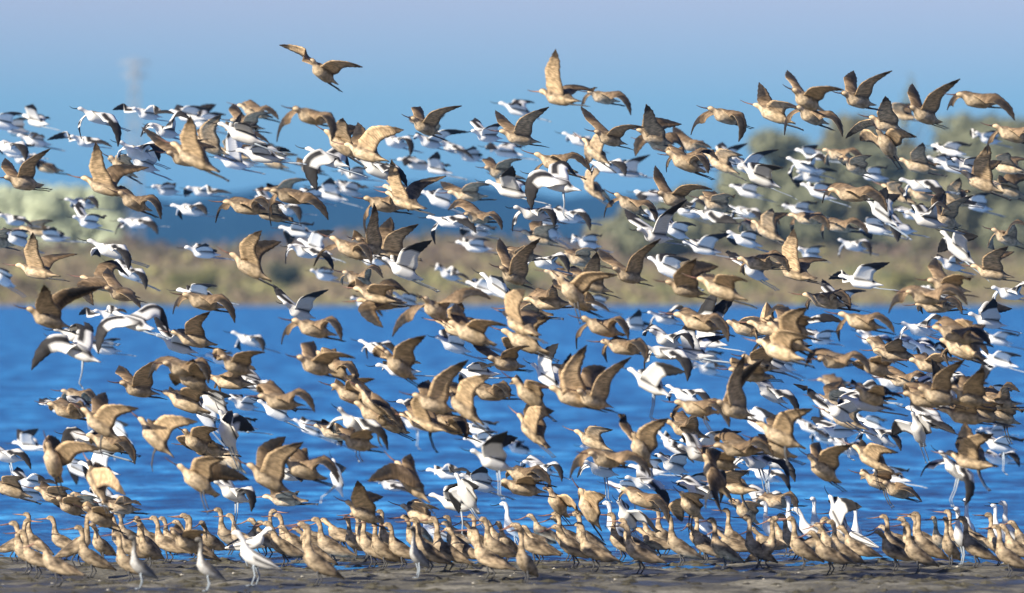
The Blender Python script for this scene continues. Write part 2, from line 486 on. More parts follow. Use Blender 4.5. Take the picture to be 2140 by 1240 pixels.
def build_pylon():
    """A slim lattice mast with short cross arms, far away over the flats."""
    d = 1100.0
    top = at(281, 126, d); g = 2.0; h = top.z - g
    steel = flat_mat('galvanised_steel', (0.33, 0.34, 0.36), 0.5, 0.5, 0.15, 0.5)
    root = bpy.data.objects.new('pylon', None); link(root); root.location = (top.x, d, g)
    w0, w1 = 1.5, 0.5
    legs, braces = [], []
    for sx, sy in ((1, 1), (1, -1), (-1, -1), (-1, 1)):
        v, f = tube([(sx * w0, sy * w0, -1), (sx * w1, sy * w1, h)], [.11, .08], 5)
        link(bpy.data.objects.new('leg', mesh_of('leg', v, f, [steel])), root)
    n = 12
    for k in range(n):
        za, zb = h * k / n, h * (k + 1) / n
        wa, wb = w0 + (w1 - w0) * k / n, w0 + (w1 - w0) * (k + 1) / n
        for (ax, ay), (bx, by) in (((1, 1), (1, -1)), ((1, -1), (-1, -1)), ((-1, -1), (-1, 1)), ((-1, 1), (1, 1))):
            braces.append(tube([(ax * wa, ay * wa, za), (bx * wb, by * wb, zb)], [.05, .05], 4))
            braces.append(tube([(bx * wa, by * wa, za), (ax * wb, ay * wb, zb)], [.05, .05], 4))
    v, f = join(braces)
    link(bpy.data.objects.new('lattice', mesh_of('lattice', v, f, [steel])), root)
    for z, s in ((h * .985, 2.3), (h * .93, 1.9)):
        v, f = join([tube([(-s, 0, z), (0, 0.35, z), (s, 0, z)], [.09, .13, .09], 5), tube([(-s, 0, z), (0, 0, z + .9), (s, 0, z)], [.06, .09, .06], 5)])
        link(bpy.data.objects.new('cross_arm', mesh_of('cross_arm', v, f, [steel])), root)
    tag(root, 'faint slender pylon with short arms standing far beyond the flats', 'pylon')

def build_pebbles():
    q = np.random.default_rng(12)
    V, Fc = [], []
    C = []
    for i in range(230):
        x = q.uniform(-5, 5); y = q.uniform(45.5, 53.5)
        z = mud_z(x, y)
        if z < 0.004:
            continue
        s = q.uniform(0.004, 0.014)
        o = len(V)
        for k, (a, b, c) in enumerate(((1, 0, 0), (0, 1, 0), (-1, 0, 0), (0, -1, 0), (0, 0, 1), (0, 0, -1))):
            V.append((x + a * s * q.uniform(.8, 1.5), y + b * s * q.uniform(.8, 1.4), z + .3 * s + c * s * q.uniform(.45, .8)))
        Fc += [(o, o + 1, o + 4), (o + 1, o + 2, o + 4), (o + 2, o + 3, o + 4), (o + 3, o, o + 4), (o + 1, o, o + 5), (o + 2, o + 1, o + 5), (o + 3, o + 2, o + 5), (o, o + 3, o + 5)]
        c = (0.45, 0.42, 0.35) if q.random() < .4 else ((0.22, 0.2, 0.16) if q.random() < .6 else (0.06, 0.055, 0.045))
        C += [c] * 6
    for i in range(900):                                            # clods and scraps of weed on the mud
        x = q.uniform(-5, 5); y = q.uniform(45.5, 53.2); z = mud_z(x, y)
        s = q.uniform(0.010, 0.040); o = len(V)
        for k, (a, b_, c) in enumerate(((1, 0, 0), (0, 1, 0), (-1, 0, 0), (0, -1, 0), (0, 0, 1), (0, 0, -1))):
            V.append((x + a * s * q.uniform(.8, 2.6), y + b_ * s * q.uniform(.8, 1.6), z + c * s * q.uniform(.3, .7)))
        Fc += [(o, o + 1, o + 4), (o + 1, o + 2, o + 4), (o + 2, o + 3, o + 4), (o + 3, o, o + 4)]
        k = q.uniform(.6, 1.3)
        C += [(.075 * k, .068 * k, .045 * k)] * 6
    m, N, L, b = mat('shell_bits', 0.6, 0.4)
    a_ = N.new('ShaderNodeAttribute'); a_.attribute_name = 'Col'; L.new(a_.outputs['Color'], b.inputs['Base Color'])
    o = bpy.data.objects.new('pebbles', mesh_of('pebbles', V, Fc, [m], np.array(C), smooth=False))
    link(o); tag(o, kind='stuff')
# ------------------------------------------------------------------ birds
SPECIES = {
    'G': dict(name='godwit', wing=0.375,
              prof=[(-.178, .030, .004, -.004), (-.15, .028, .008, -.002), (-.115, .030, .018, -.004), (-.085, .040, .034, -.004)],
              fore=[(.105, .038, .042, .010), (.125, .025, .029, .020), (.145, .020, .022, .028), (.163, .021, .022, .034), (.180, .021, .021, .036), (.196, .014, .014, .034), (.206, .006, .006, .031)],
              girth=.056, bill=[(.200, 0, .031), (.245, 0, .026), (.285, 0, .026), (.318, 0, .031)], bill_r=[.0062, .0046, .0036, .002]),
    'A': dict(name='avocet', wing=0.345,
              prof=[(-.165, .027, .004, -.002), (-.14, .026, .008, -.001), (-.11, .028, .017, -.002), (-.08, .037, .032, -.002)],
              fore=[(.100, .035, .038, .010), (.122, .022, .025, .022), (.148, .0165, .018, .033), (.172, .0155, .0165, .041), (.190, .0185, .0185, .045), (.206, .0175, .017, .044), (.219, .010, .010, .041), (.226, .005, .005, .039)],
              girth=.050, bill=[(.222, 0, .039), (.258, 0, .032), (.290, 0, .033), (.312, 0, .043)], bill_r=[.0046, .0034, .0026, .0015]),
}
ROOT_X = [-.060, -.030, .000, .028, .056, .084]
NSEG = 12
COL = dict(buff=(.60, .45, .285), breast=(.66, .515, .345), back=(.20, .148, .098), belly=(.51, .385, .24), under=(.70, .50, .295), underdark=(.21, .155, .105),
           upper=(.15, .103, .062), cinn=(.26, .175, .10), prim=(.036, .031, .028), white=(.88, .86, .82), black=(.022, .021, .022), grey=(.66, .65, .63))
COL = {k: np.array(v) for k, v in COL.items()}

def body_colour(sp, x, ang, q):
    """Markings of the body at distance x along it; ang 90 is the back, -90 the belly."""
    s = math.sin(ang)
    if sp == 'G':
        if x > .135:
            return (COL['back'] * 1.15 if s > .55 else COL['buff'] * 1.08) * q.uniform(.9, 1.1)
        if s > .35:
            return COL['back'] * q.uniform(.65, 1.5)
        return (COL['breast'] if x > .02 else COL['belly']) * q.uniform(.85, 1.12)
    if x > .135:
        return COL['grey'] * 1.15 if s > -.2 else COL['white']
    if .2 < s < .9 and -.1 < x < .085:
        return COL['black'] * 2
    return COL['white'] * q.uniform(.95, 1.0)

def wing_colour(sp, upper, t, c, q):
    """Markings of the wing: t runs from the shoulder to the tip, c from the leading to the trailing edge."""
    if sp == 'G':
        if upper:
            if t > .52 and c < .75 - .5 * (t - .52):
                k = COL['prim']
            elif c > .6:
                k = COL['cinn'] * (1 - .45 * t)
            else:
                k = COL['upper'] * (1.5 if t < .38 else .62)
            return k * q.uniform(.7, 1.35)
        if t > .76:
            k = COL['underdark'] * .5
        elif c > .85:
            k = COL['underdark']
        elif t > .6:
            k = COL['under'] * .6 + COL['underdark'] * .3
        else:
            k = COL['under']
        return k * q.uniform(.84, 1.14)
    if t > .50:
        return COL['black'] * q.uniform(.8, 1.8)
    if upper and t > .07 and .12 < c < .52:
        return COL['black'] * q.uniform(.8, 1.8)
    if (not upper) and t > .42 and c < .3:
        return COL['black'] * 2
    return COL['white'] * q.uniform(.94, 1.0)

LE = [(0, .084), (.15, .082), (.30, .094), (.42, .098), (.52, .086), (.65, .060), (.80, .026), (.92, -.004), (1, -.030)]
CH = [(0, .144), (.15, .135), (.30, .124), (.42, .116), (.52, .108), (.65, .092), (.80, .064), (.92, .034), (1, .006)]
def lerp(tab, t):
    for (a, va), (b, vb) in zip(tab, tab[1:]):
        if t <= b:
            return va + (vb - va) * (t - a) / (b - a)
    return tab[-1][1]

def flying_mesh(sp, V_, arch, wings, q):
    """One bird on the wing. V_: the side of the bird that is turned to the shore; wings: for the bird's left and right
    wing the curve of its bone as three points (shoulder, bend, tip) in the bird's frame."""
    S = SPECIES[sp]
    g = S['girth']
    rings = [(x, ry, rz, z) for x, ry, rz, z in S['prof']]
    for x in ROOT_X:
        k = 1 - ((x - .01) / .16) ** 2
        rings.append((x, g * (.72 + .28 * k), g * (.70 + .30 * k), 0.004 + max(0, x) * .03))
    rings += S['fore']
    V, C, Fc, U = [], [], [], []
    for x, ry, rz, z in rings:
        for k in range(NSEG):
            a = 2 * math.pi * k / NSEG
            V.append(Vector((x, ry * math.cos(a), z + rz * math.sin(a))))
            C.append(body_colour(sp, x, a, q)); U.append((0, 0, 0))
    r0 = len(S['prof'])
    holes = {(i, 1) for i in range(r0, r0 + 5)} | {(i, 4) for i in range(r0, r0 + 5)}
    for i in range(len(rings) - 1):
        for k in range(NSEG):
            if (i, k) in holes:
                continue
            k2 = (k + 1) % NSEG
            Fc.append((i * NSEG + k, i * NSEG + k2, (i + 1) * NSEG + k2, (i + 1) * NSEG + k))
    Fc.append(tuple(range(NSEG))); Fc.append(tuple((len(rings) - 1) * NSEG + k for k in range(NSEG)))
    X = Vector((1, 0, 0))
    for side, (P0, P1, P2, stretch) in zip((1, -1), wings):
        ku, kl = (2, 1) if side > 0 else (4, 5)
        root = [(r0 + i) * NSEG + ku for i in range(6)] + [(r0 + 5 - i) * NSEG + kl for i in range(6)]
        prev = root
        ts = [.07, .14, .22, .31, .40, .47, .54, .61, .68, .75, .82, .88, .94, 1.0]
        for n_, t in enumerate(ts):
            p = P0 * (1 - t) ** 2 + P1 * (2 * t * (1 - t)) + P2 * t * t
            u = ((P1 - P0) * (1 - t) + (P2 - P1) * t).normalized()
            c = X - u * X.dot(u)
            if c.length < .25:
                c = c + Vector((0, 0, -1)) * .3; c -= u * c.dot(u)
            c.normalize()
            up = c.cross(u) if side > 0 else u.cross(c)
            phi = math.atan2(V_.dot(c), V_.dot(up))              # how the wing is feathered: banked so its face shows, as in the photo
            if arch:
                over = max(0.0, abs(phi) - math.radians(52))
                dl = math.copysign(min(over, math.radians(62)), phi)
            else:
                e = math.radians(62)
                dl = 0.0
                if e < abs(phi) < math.pi - e:
                    dl = math.copysign(abs(phi) - e, phi) if abs(phi) < math.pi / 2 else -math.copysign(math.pi - e - abs(phi), phi)
            dl *= min(1.0, t / .3)
            c, up = c * math.cos(dl) - up * math.sin(dl), up * math.cos(dl) + c * math.sin(dl)
            le, ch = lerp(LE, t), lerp(CH, t) * stretch
            if t > .45:
                ch *= 1 + (1 if n_ % 2 else -1) * (.045 if t < .7 else .11)
            mid = le - lerp(CH, t) * .5
            th = .011 * (1 - t) + .0022
            row = []
            for j in range(6):                                     # upper face, trailing to leading edge
                w = 1 - j / 5
                cam_ = .010 * (1 - (2 * w - 1) ** 2) * (1 - .6 * t)
                pos = p + c * (mid + ch * .5 - ch * w) + up * (cam_ + th * (.25 + .75 * (1 - (2 * w - 1) ** 2)))
                V.append(pos); C.append(wing_colour(sp, True, t, w, q)); U.append((t, w, 1)); row.append(len(V) - 1)
            for j in range(6):                                     # under face, leading to trailing edge
                w = j / 5
                cam_ = .010 * (1 - (2 * w - 1) ** 2) * (1 - .6 * t)
                pos = p + c * (mid + ch * .5 - ch * w) + up * (cam_ - th * .5)
                V.append(pos); C.append(wing_colour(sp, False, t, w, q)); U.append((t, w, 1)); row.append(len(V) - 1)
            for j in range(12):
                j2 = (j + 1) % 12
                Fc.append((prev[j], prev[j2], row[j2], row[j]))
            prev = row
        Fc.append(tuple(prev))
    me = mesh_of(S['name'], V, Fc, [PLUME[sp]], np.array(C), recalc=True)
    a = me.attributes.new('Feather', 'FLOAT_VECTOR', 'POINT')       # span and chord, for the edges of the flight feathers
    a.data.foreach_set('vector', np.array(U, dtype=np.float32).ravel())
    return me

def tail_legs(sp, pose, side):
    """A leg: trailing behind the tail in flight, or hanging."""
    y = .014 * side
    if sp == 'G':
        path = [(-.055, y, -.030), (-.13, y, -.034), (-.205, y, -.030), (-.235, y, -.032)] if pose == 't' else [(-.04, y, -.04), (-.055, y, -.085), (-.10, y, -.15), (-.12, y, -.165)]
        rad = [.010, .0048, .0042, .003]
    else:
        path = [(-.05, y, -.026), (-.14, y, -.034), (-.27, y, -.034), (-.305, y, -.038)] if pose == 't' else [(-.035, y, -.04), (-.06, y, -.12), (-.07, y, -.205), (-.10, y, -.225)]
        rad = [.008, .0042, .0038, .003]
    v, f = tube(path, rad, 6)
    e = Vector(path[-1]); b = Vector(path[-2])
    d = (e - b).normalized()
    parts = [(v, f)]
    for k in (-1, 0, 1):                                            # toes
        parts.append(tube([e, e + d * .026 + Vector((0, k * .010, 0))], [.003, .0016], 4))
    return join(parts)

def bill_mesh(sp, path, rad):
    v, f = tube(path, rad, 6)
    n = len(path)
    if sp == 'G':
        base, tip = np.array((.42, .22, .16)), np.array((.05, .04, .04))
    else:
        base, tip = np.array((.03, .03, .03)), np.array((.015, .015, .015))
    C = [base + (tip - base) * min(1, (i // 6) / (n - 1) * 1.1) for i in range(len(v))]
    return mesh_of('bill', v, f, [HORN], np.array(C))

PLUME = {'G': feather_mat('godwit_plumage', .58, 1.22, 46, vane=.42), 'S': feather_mat('godwit_resting_plumage', .42, 1.32, 36), 'A': feather_mat('avocet_plumage', .93, 1.0, 40, .7, .2), 'W': feather_mat('grey_plumage', .8, 1.1, 50)}
HORN, _N, _L, _b = mat('horn', 0.45, 0.4)
_a = _N.new('ShaderNodeAttribute'); _a.attribute_name = 'Col'; _L.new(_a.outputs['Color'], _b.inputs['Base Color'])
LEGM = {'G': flat_mat('dark_leg_skin', (.075, .075, .078), .6, .3, .2, 60), 'A': flat_mat('blue_grey_leg_skin', (.34, .39, .44), .6, .3, .15, 60)}
LEGM['W'] = LEGM['A']
EYE_M = flat_mat('eye_gloss', (.01, .01, .01), .1, .6, .1, 30)

PARTS = {}
for sp in 'GA':
    S = SPECIES[sp]
    PARTS[sp, 'bill'] = bill_mesh(sp, S['bill'], S['bill_r'])
    for pose in 'th':
        for side in (1, -1):
            v, f = tail_legs(sp, pose, side)
            PARTS[sp, 'leg', pose, side] = mesh_of('leg', v, f, [LEGM[sp]])

NAMES = {'G': 'godwit', 'A': 'avocet', 'W': 'willet'}
BIRDS = []                                                           # (object, species, pixel x, pixel y, words, distance)

def flying_bird(sp, x, y, nx, ny, fx, fy, ang, s, flags, q):
    S = SPECIES[sp]
    if sp == 'G' and y > 600:
        s *= 1.10
    d = F_PX / (s * q.uniform(.965, 1.035))
    lim = .90 * EYE * F_PX / max(1.0, y + 30 - HORIZON) if y > HORIZON - 20 else 1e9   # stays clear of the water
    d = max(47.0, min(d, lim, 69.0))
    s = F_PX / d
    arch = 'm' in flags
    ang = math.radians(abs(ang) + q.uniform(-3, 15))
    dx = (nx - fx) / s
    yaw = math.asin(max(-.75, min(.92, dx / .74))) * (.86 if dx > 0 else .45) + math.radians(q.choice((-34, -12, 4, 14, 24, 36, 44)) + q.uniform(-8, 8)) * (.45 if arch else 1)
    yaw = max(math.radians(-46), min(math.radians(58 if arch else 46), yaw))
    Fw = Vector((-math.cos(ang) * math.cos(yaw), -math.sin(yaw), math.sin(ang) * math.cos(yaw))).normalized()
    Lf = Vector((0, 0, 1)).cross(Fw).normalized()
    roll = math.radians(q.gauss(0, 11))
    Lf = Lf * math.cos(roll) + Fw.cross(Lf) * math.sin(roll)
    Up = Fw.cross(Lf)
    R = Matrix((Fw, Lf, Up)).transposed()                            # columns: forward, left, up
    Ri = R.transposed()
    sc = q.uniform(.87, .96)
    near_left = Lf.y < 0
    out = {}
    for which, (tx, ty) in (('n', (nx, ny)), ('f', (fx, fy))):
        left = (which == 'n') == near_left
        sgn = 1 if left else -1
        P0 = Vector((.012, sgn * S['girth'] * .80, S['girth'] * .52))
        o = R @ P0                                                   # the shoulder as seen from the body's middle
        v = Vector(((tx - x) / s - o.x, 0, -(ty - y) / s - o.z))
        Lw = S['wing'] * (.84 if arch else .985)
        ln = v.length
        if ln > Lw * 1.22:
            v *= Lw * 1.22 / ln; ln = Lw * 1.22
        dep = math.sqrt(max(0.0, Lw * Lw - ln * ln))
        dep = min(dep, .82 * Lw)
        sd = R @ Vector((0, sgn, 0))
        v.y = dep * (1 if sd.y > 0 else -1)
        if ln < .35 * Lw:
            v *= .9
        v /= sc
        tip = P0 + Ri @ v
        upw = Vector((-v.z, 0, v.x))
        if upw.z < 0:
            upw = -upw
        if upw.length < 1e-4:
            upw = Vector((0, 0, 1))
        upw = (upw.normalized() + Vector((0, 0, .45)) + sd * .25).normalized()
        bend = (.17 if arch else .045) * q.uniform(.85, 1.15)
        P1 = P0 + Ri @ (v * (.50 if arch else .46) + upw * bend)
        out[1 if left else -1] = (P0, P1, tip, q.uniform(1.06, 1.26))
    me = flying_mesh(sp, Ri @ Vector((0, -1, 0)), arch, (out[1], out[-1]), q)
    o = link(bpy.data.objects.new(NAMES[sp], me))
    M = R.to_4x4() @ Matrix.Scale(sc, 4)
    M.translation = at(x, y, d)
    o.matrix_world = M
    link(bpy.data.objects.new('bill', PARTS[sp, 'bill']), o)
    pose = 'h' if 'l' in flags or (y > 850 and q.random() < .3) else 't'
    for side in (1, -1):
        link(bpy.data.objects.new('leg', PARTS[sp, 'leg', pose, side]), o)
    # words for the label
    up = [(ty < y - 28 * s / 280) for ty in (ny, fy)]
    if arch:
        w = 'wings arched down'
    elif all(up):
        w = 'both wings raised'
    elif any(up):
        w = 'one wing raised'
    else:
        w = 'wings spread level'
    BIRDS.append((o, sp, x, y, w, d))

# ---- birds standing on the mud
def standing_mesh(sp, var):
    """One continuous body with folded wings, in one of several stances; x is forward, the feet at z = 0."""
    q = random.Random(31 * var + ord(sp))
    leg = .090 if sp == 'G' else .130
    if sp == 'W':
        leg = .12
    tilt = (.44, .56, .42, .60, .26, .50)[var % 6]
    g = .0505 if sp == 'G' else .047
    if sp == 'W':
        g = .05
    def P(x, z):                                                    # tip the body up at the breast
        return (x * math.cos(tilt) - z * math.sin(tilt), leg + .055 + x * math.sin(tilt) + z * math.cos(tilt))
    ring = []
    for x, z, ry, rz in ((-.205, .020, .006, .006), (-.18, .018, .014, .010), (-.145, .014, .028, .021), (-.105, .008, .042, .036), (-.06, .003, g * .9, g * .86),
                         (-.015, 0, g, g), (.03, .001, g * .98, g), (.066, .010, g * .82, g * .86)):
        ring.append((*P(x, z), ry, rz))
    bx, bz = P(.088, .036)
    ht = (.094, .108, .052, .122, .026, .066)[var % 6]                # length of the neck
    r1 = .0215 if sp == 'G' else .021
    fwd = (.015, .01, .03, .0, .035, .03)[var % 6]
    ring.append((bx, bz, r1 * 1.25, r1 * 1.35))
    ring.append((bx + .006, bz + ht * .38, r1 * .82, r1 * .9))
    ring.append((bx + fwd * .4, bz + ht * .75, r1 * .66, r1 * .74))
    hx, hz = bx + fwd, bz + ht
    ring += [(hx + .004, hz + .012, .0195, .020), (hx + .016, hz + .026, .021, .021), (hx + .034, hz + .029, .019, .019), (hx + .049, hz + .025, .012, .012), (hx + .057, hz + .022, .005, .005)]
    n = 14
    V, C, Fc = [], [], []
    for i, (x, z, ry, rz) in enumerate(ring):
        a0, b0 = ring[max(0, i - 1)], ring[min(len(ring) - 1, i + 1)]
        tx, tz = b0[0] - a0[0], b0[1] - a0[1]
        l = math.hypot(tx, tz); tx, tz = tx / l, tz / l
        nxv, nzv = -tz, tx                                          # the back side of the path
        for k in range(n):
            a = 2 * math.pi * k / n
            ca, sa = math.cos(a), math.sin(a)
            k_ = 1.0
            wing = 1 <= i <= 6 and sa > -.25
            if wing:
                k_ = 1.09 if sa < .85 else 1.04
            V.append((x + nxv * rz * sa * k_, ry * ca * k_, z + nzv * rz * sa * k_))
            if sp == 'G':
                if wing or (i <= 6 and sa > -.1):
                    c = COL['back'] * q.uniform(.35, 1.4) if q.random() < .8 else COL['buff'] * .6
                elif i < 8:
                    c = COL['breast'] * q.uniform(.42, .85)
                elif (i > 11 and sa > .5) or sa > .55:
                    c = COL['back'] * q.uniform(.9, 1.5)
                else:
                    c = COL['buff'] * q.uniform(.6, .95)
            elif sp == 'W':
                c = np.array((.20, .185, .165)) * q.uniform(.7, 1.2) if (sa > -.3 or i > 9) else COL['white'] * .62
            else:
                if wing and -.25 < sa < .35 and 1 <= i <= 5:
                    c = COL['black'] * 1.6
                elif wing and .62 < sa < .9:
                    c = COL['black'] * 1.6
                elif i > 8:
                    c = COL['grey'] * 1.2
                else:
                    c = COL['white']
            C.append(c)
    for i in range(len(ring) - 1):
        for k in range(n):
            k2 = (k + 1) % n
            Fc.append((i * n + k, i * n + k2, (i + 1) * n + k2, (i + 1) * n + k))
    Fc.append(tuple(range(n))); Fc.append(tuple((len(ring) - 1) * n + k for k in range(n)))
    me = mesh_of(NAMES[sp], V, Fc, [PLUME['S' if sp == 'G' else sp]], np.array(C), recalc=True)
    bl = (.105 if sp == 'G' else .085) * (1 if sp != 'W' else .65)
    x0, z0 = hx + .053, hz + .023
    dz = (-.006, -.010, -.03, .004, -.035, -.02)[var % 6]
    tipz = .010 if sp == 'A' else .004
    bm_ = bill_mesh(sp if sp != 'W' else 'A', [(x0, 0, z0), (x0 + bl * .45, 0, z0 + dz * .7), (x0 + bl * .8, 0, z0 + dz), (x0 + bl, 0, z0 + dz + tipz)], [.0062, .0048, .0036, .0018] if sp == 'G' else [.005, .0036, .0026, .0015])
    legs = []
    for side, fx in ((1, .012), (-1, -.022)):
        kx = -.02
        pth = [(fx * .2 - .012, .018 * side, leg + .035), (fx * .5 - .004, .017 * side, leg * .98), (kx + fx, .017 * side, leg * .52), (fx + .004, .018 * side, .006)]
        parts = [tube(pth, [.014, .0075, .0058, .0045], 6)]
        e = Vector(pth[-1])
        for k in (-1, 0, 1):
            parts.append(tube([e, e + Vector((.036, k * .016, -.002))], [.004, .002], 4))
        v, f = join(parts)
        legs.append(mesh_of('leg', v, f, [LEGM[sp]]))
    eyes = []
    for side in (1, -1):
        b = bmesh.new(); bmesh.ops.create_icosphere(b, subdivisions=1, radius=.0042, matrix=Matrix.Translation((hx + .030, side * .0178, hz + .032)))
        m_ = bpy.data.meshes.new('eye'); b.to_mesh(m_); b.free(); m_.materials.append(EYE_M); eyes.append(m_)
    return me, bm_, legs, eyes

STANCE = {(sp, v): standing_mesh(sp, v) for sp in 'GAW' for v in range(6)}
STANCE_WORDS = ('standing with level back', 'standing tall with neck stretched up', 'standing with neck drawn in', 'bolt upright and alert', 'hunched low', 'leaning forward')

def standing_bird(sp, x, foot_y, s, var, turn, q):
    d = F_PX / s
    px = (x - W_PX / 2) / F_PX
    dd = EYE * F_PX / (foot_y - HORIZON)                             # where the row of the feet meets the flat
    for _ in range(3):
        zg = max(mud_z(px * dd, dd), -.085)
        dd = (EYE - zg) * F_PX / (foot_y - HORIZON)
    zg = max(mud_z(px * dd, dd), -.085)
    me, bl, legs, eyes = STANCE[sp, var]
    o = link(bpy.data.objects.new(NAMES[sp], me))
    k = q.uniform(.93, 1.03) * (1.0 if foot_y > 1183 else .95) * (.80 if sp == 'W' else 1)
    o.location = (px * dd, dd, zg)
    o.rotation_euler = (0, 0, math.radians(180 + turn))
    o.scale = (k, k, k)
    link(bpy.data.objects.new('bill', bl), o)
    for m in legs:
        link(bpy.data.objects.new('leg', m), o)
    for m in eyes:
        link(bpy.data.objects.new('eye', m), o)
    BIRDS.append((o, sp, x, foot_y - 60, STANCE_WORDS[var], dd))

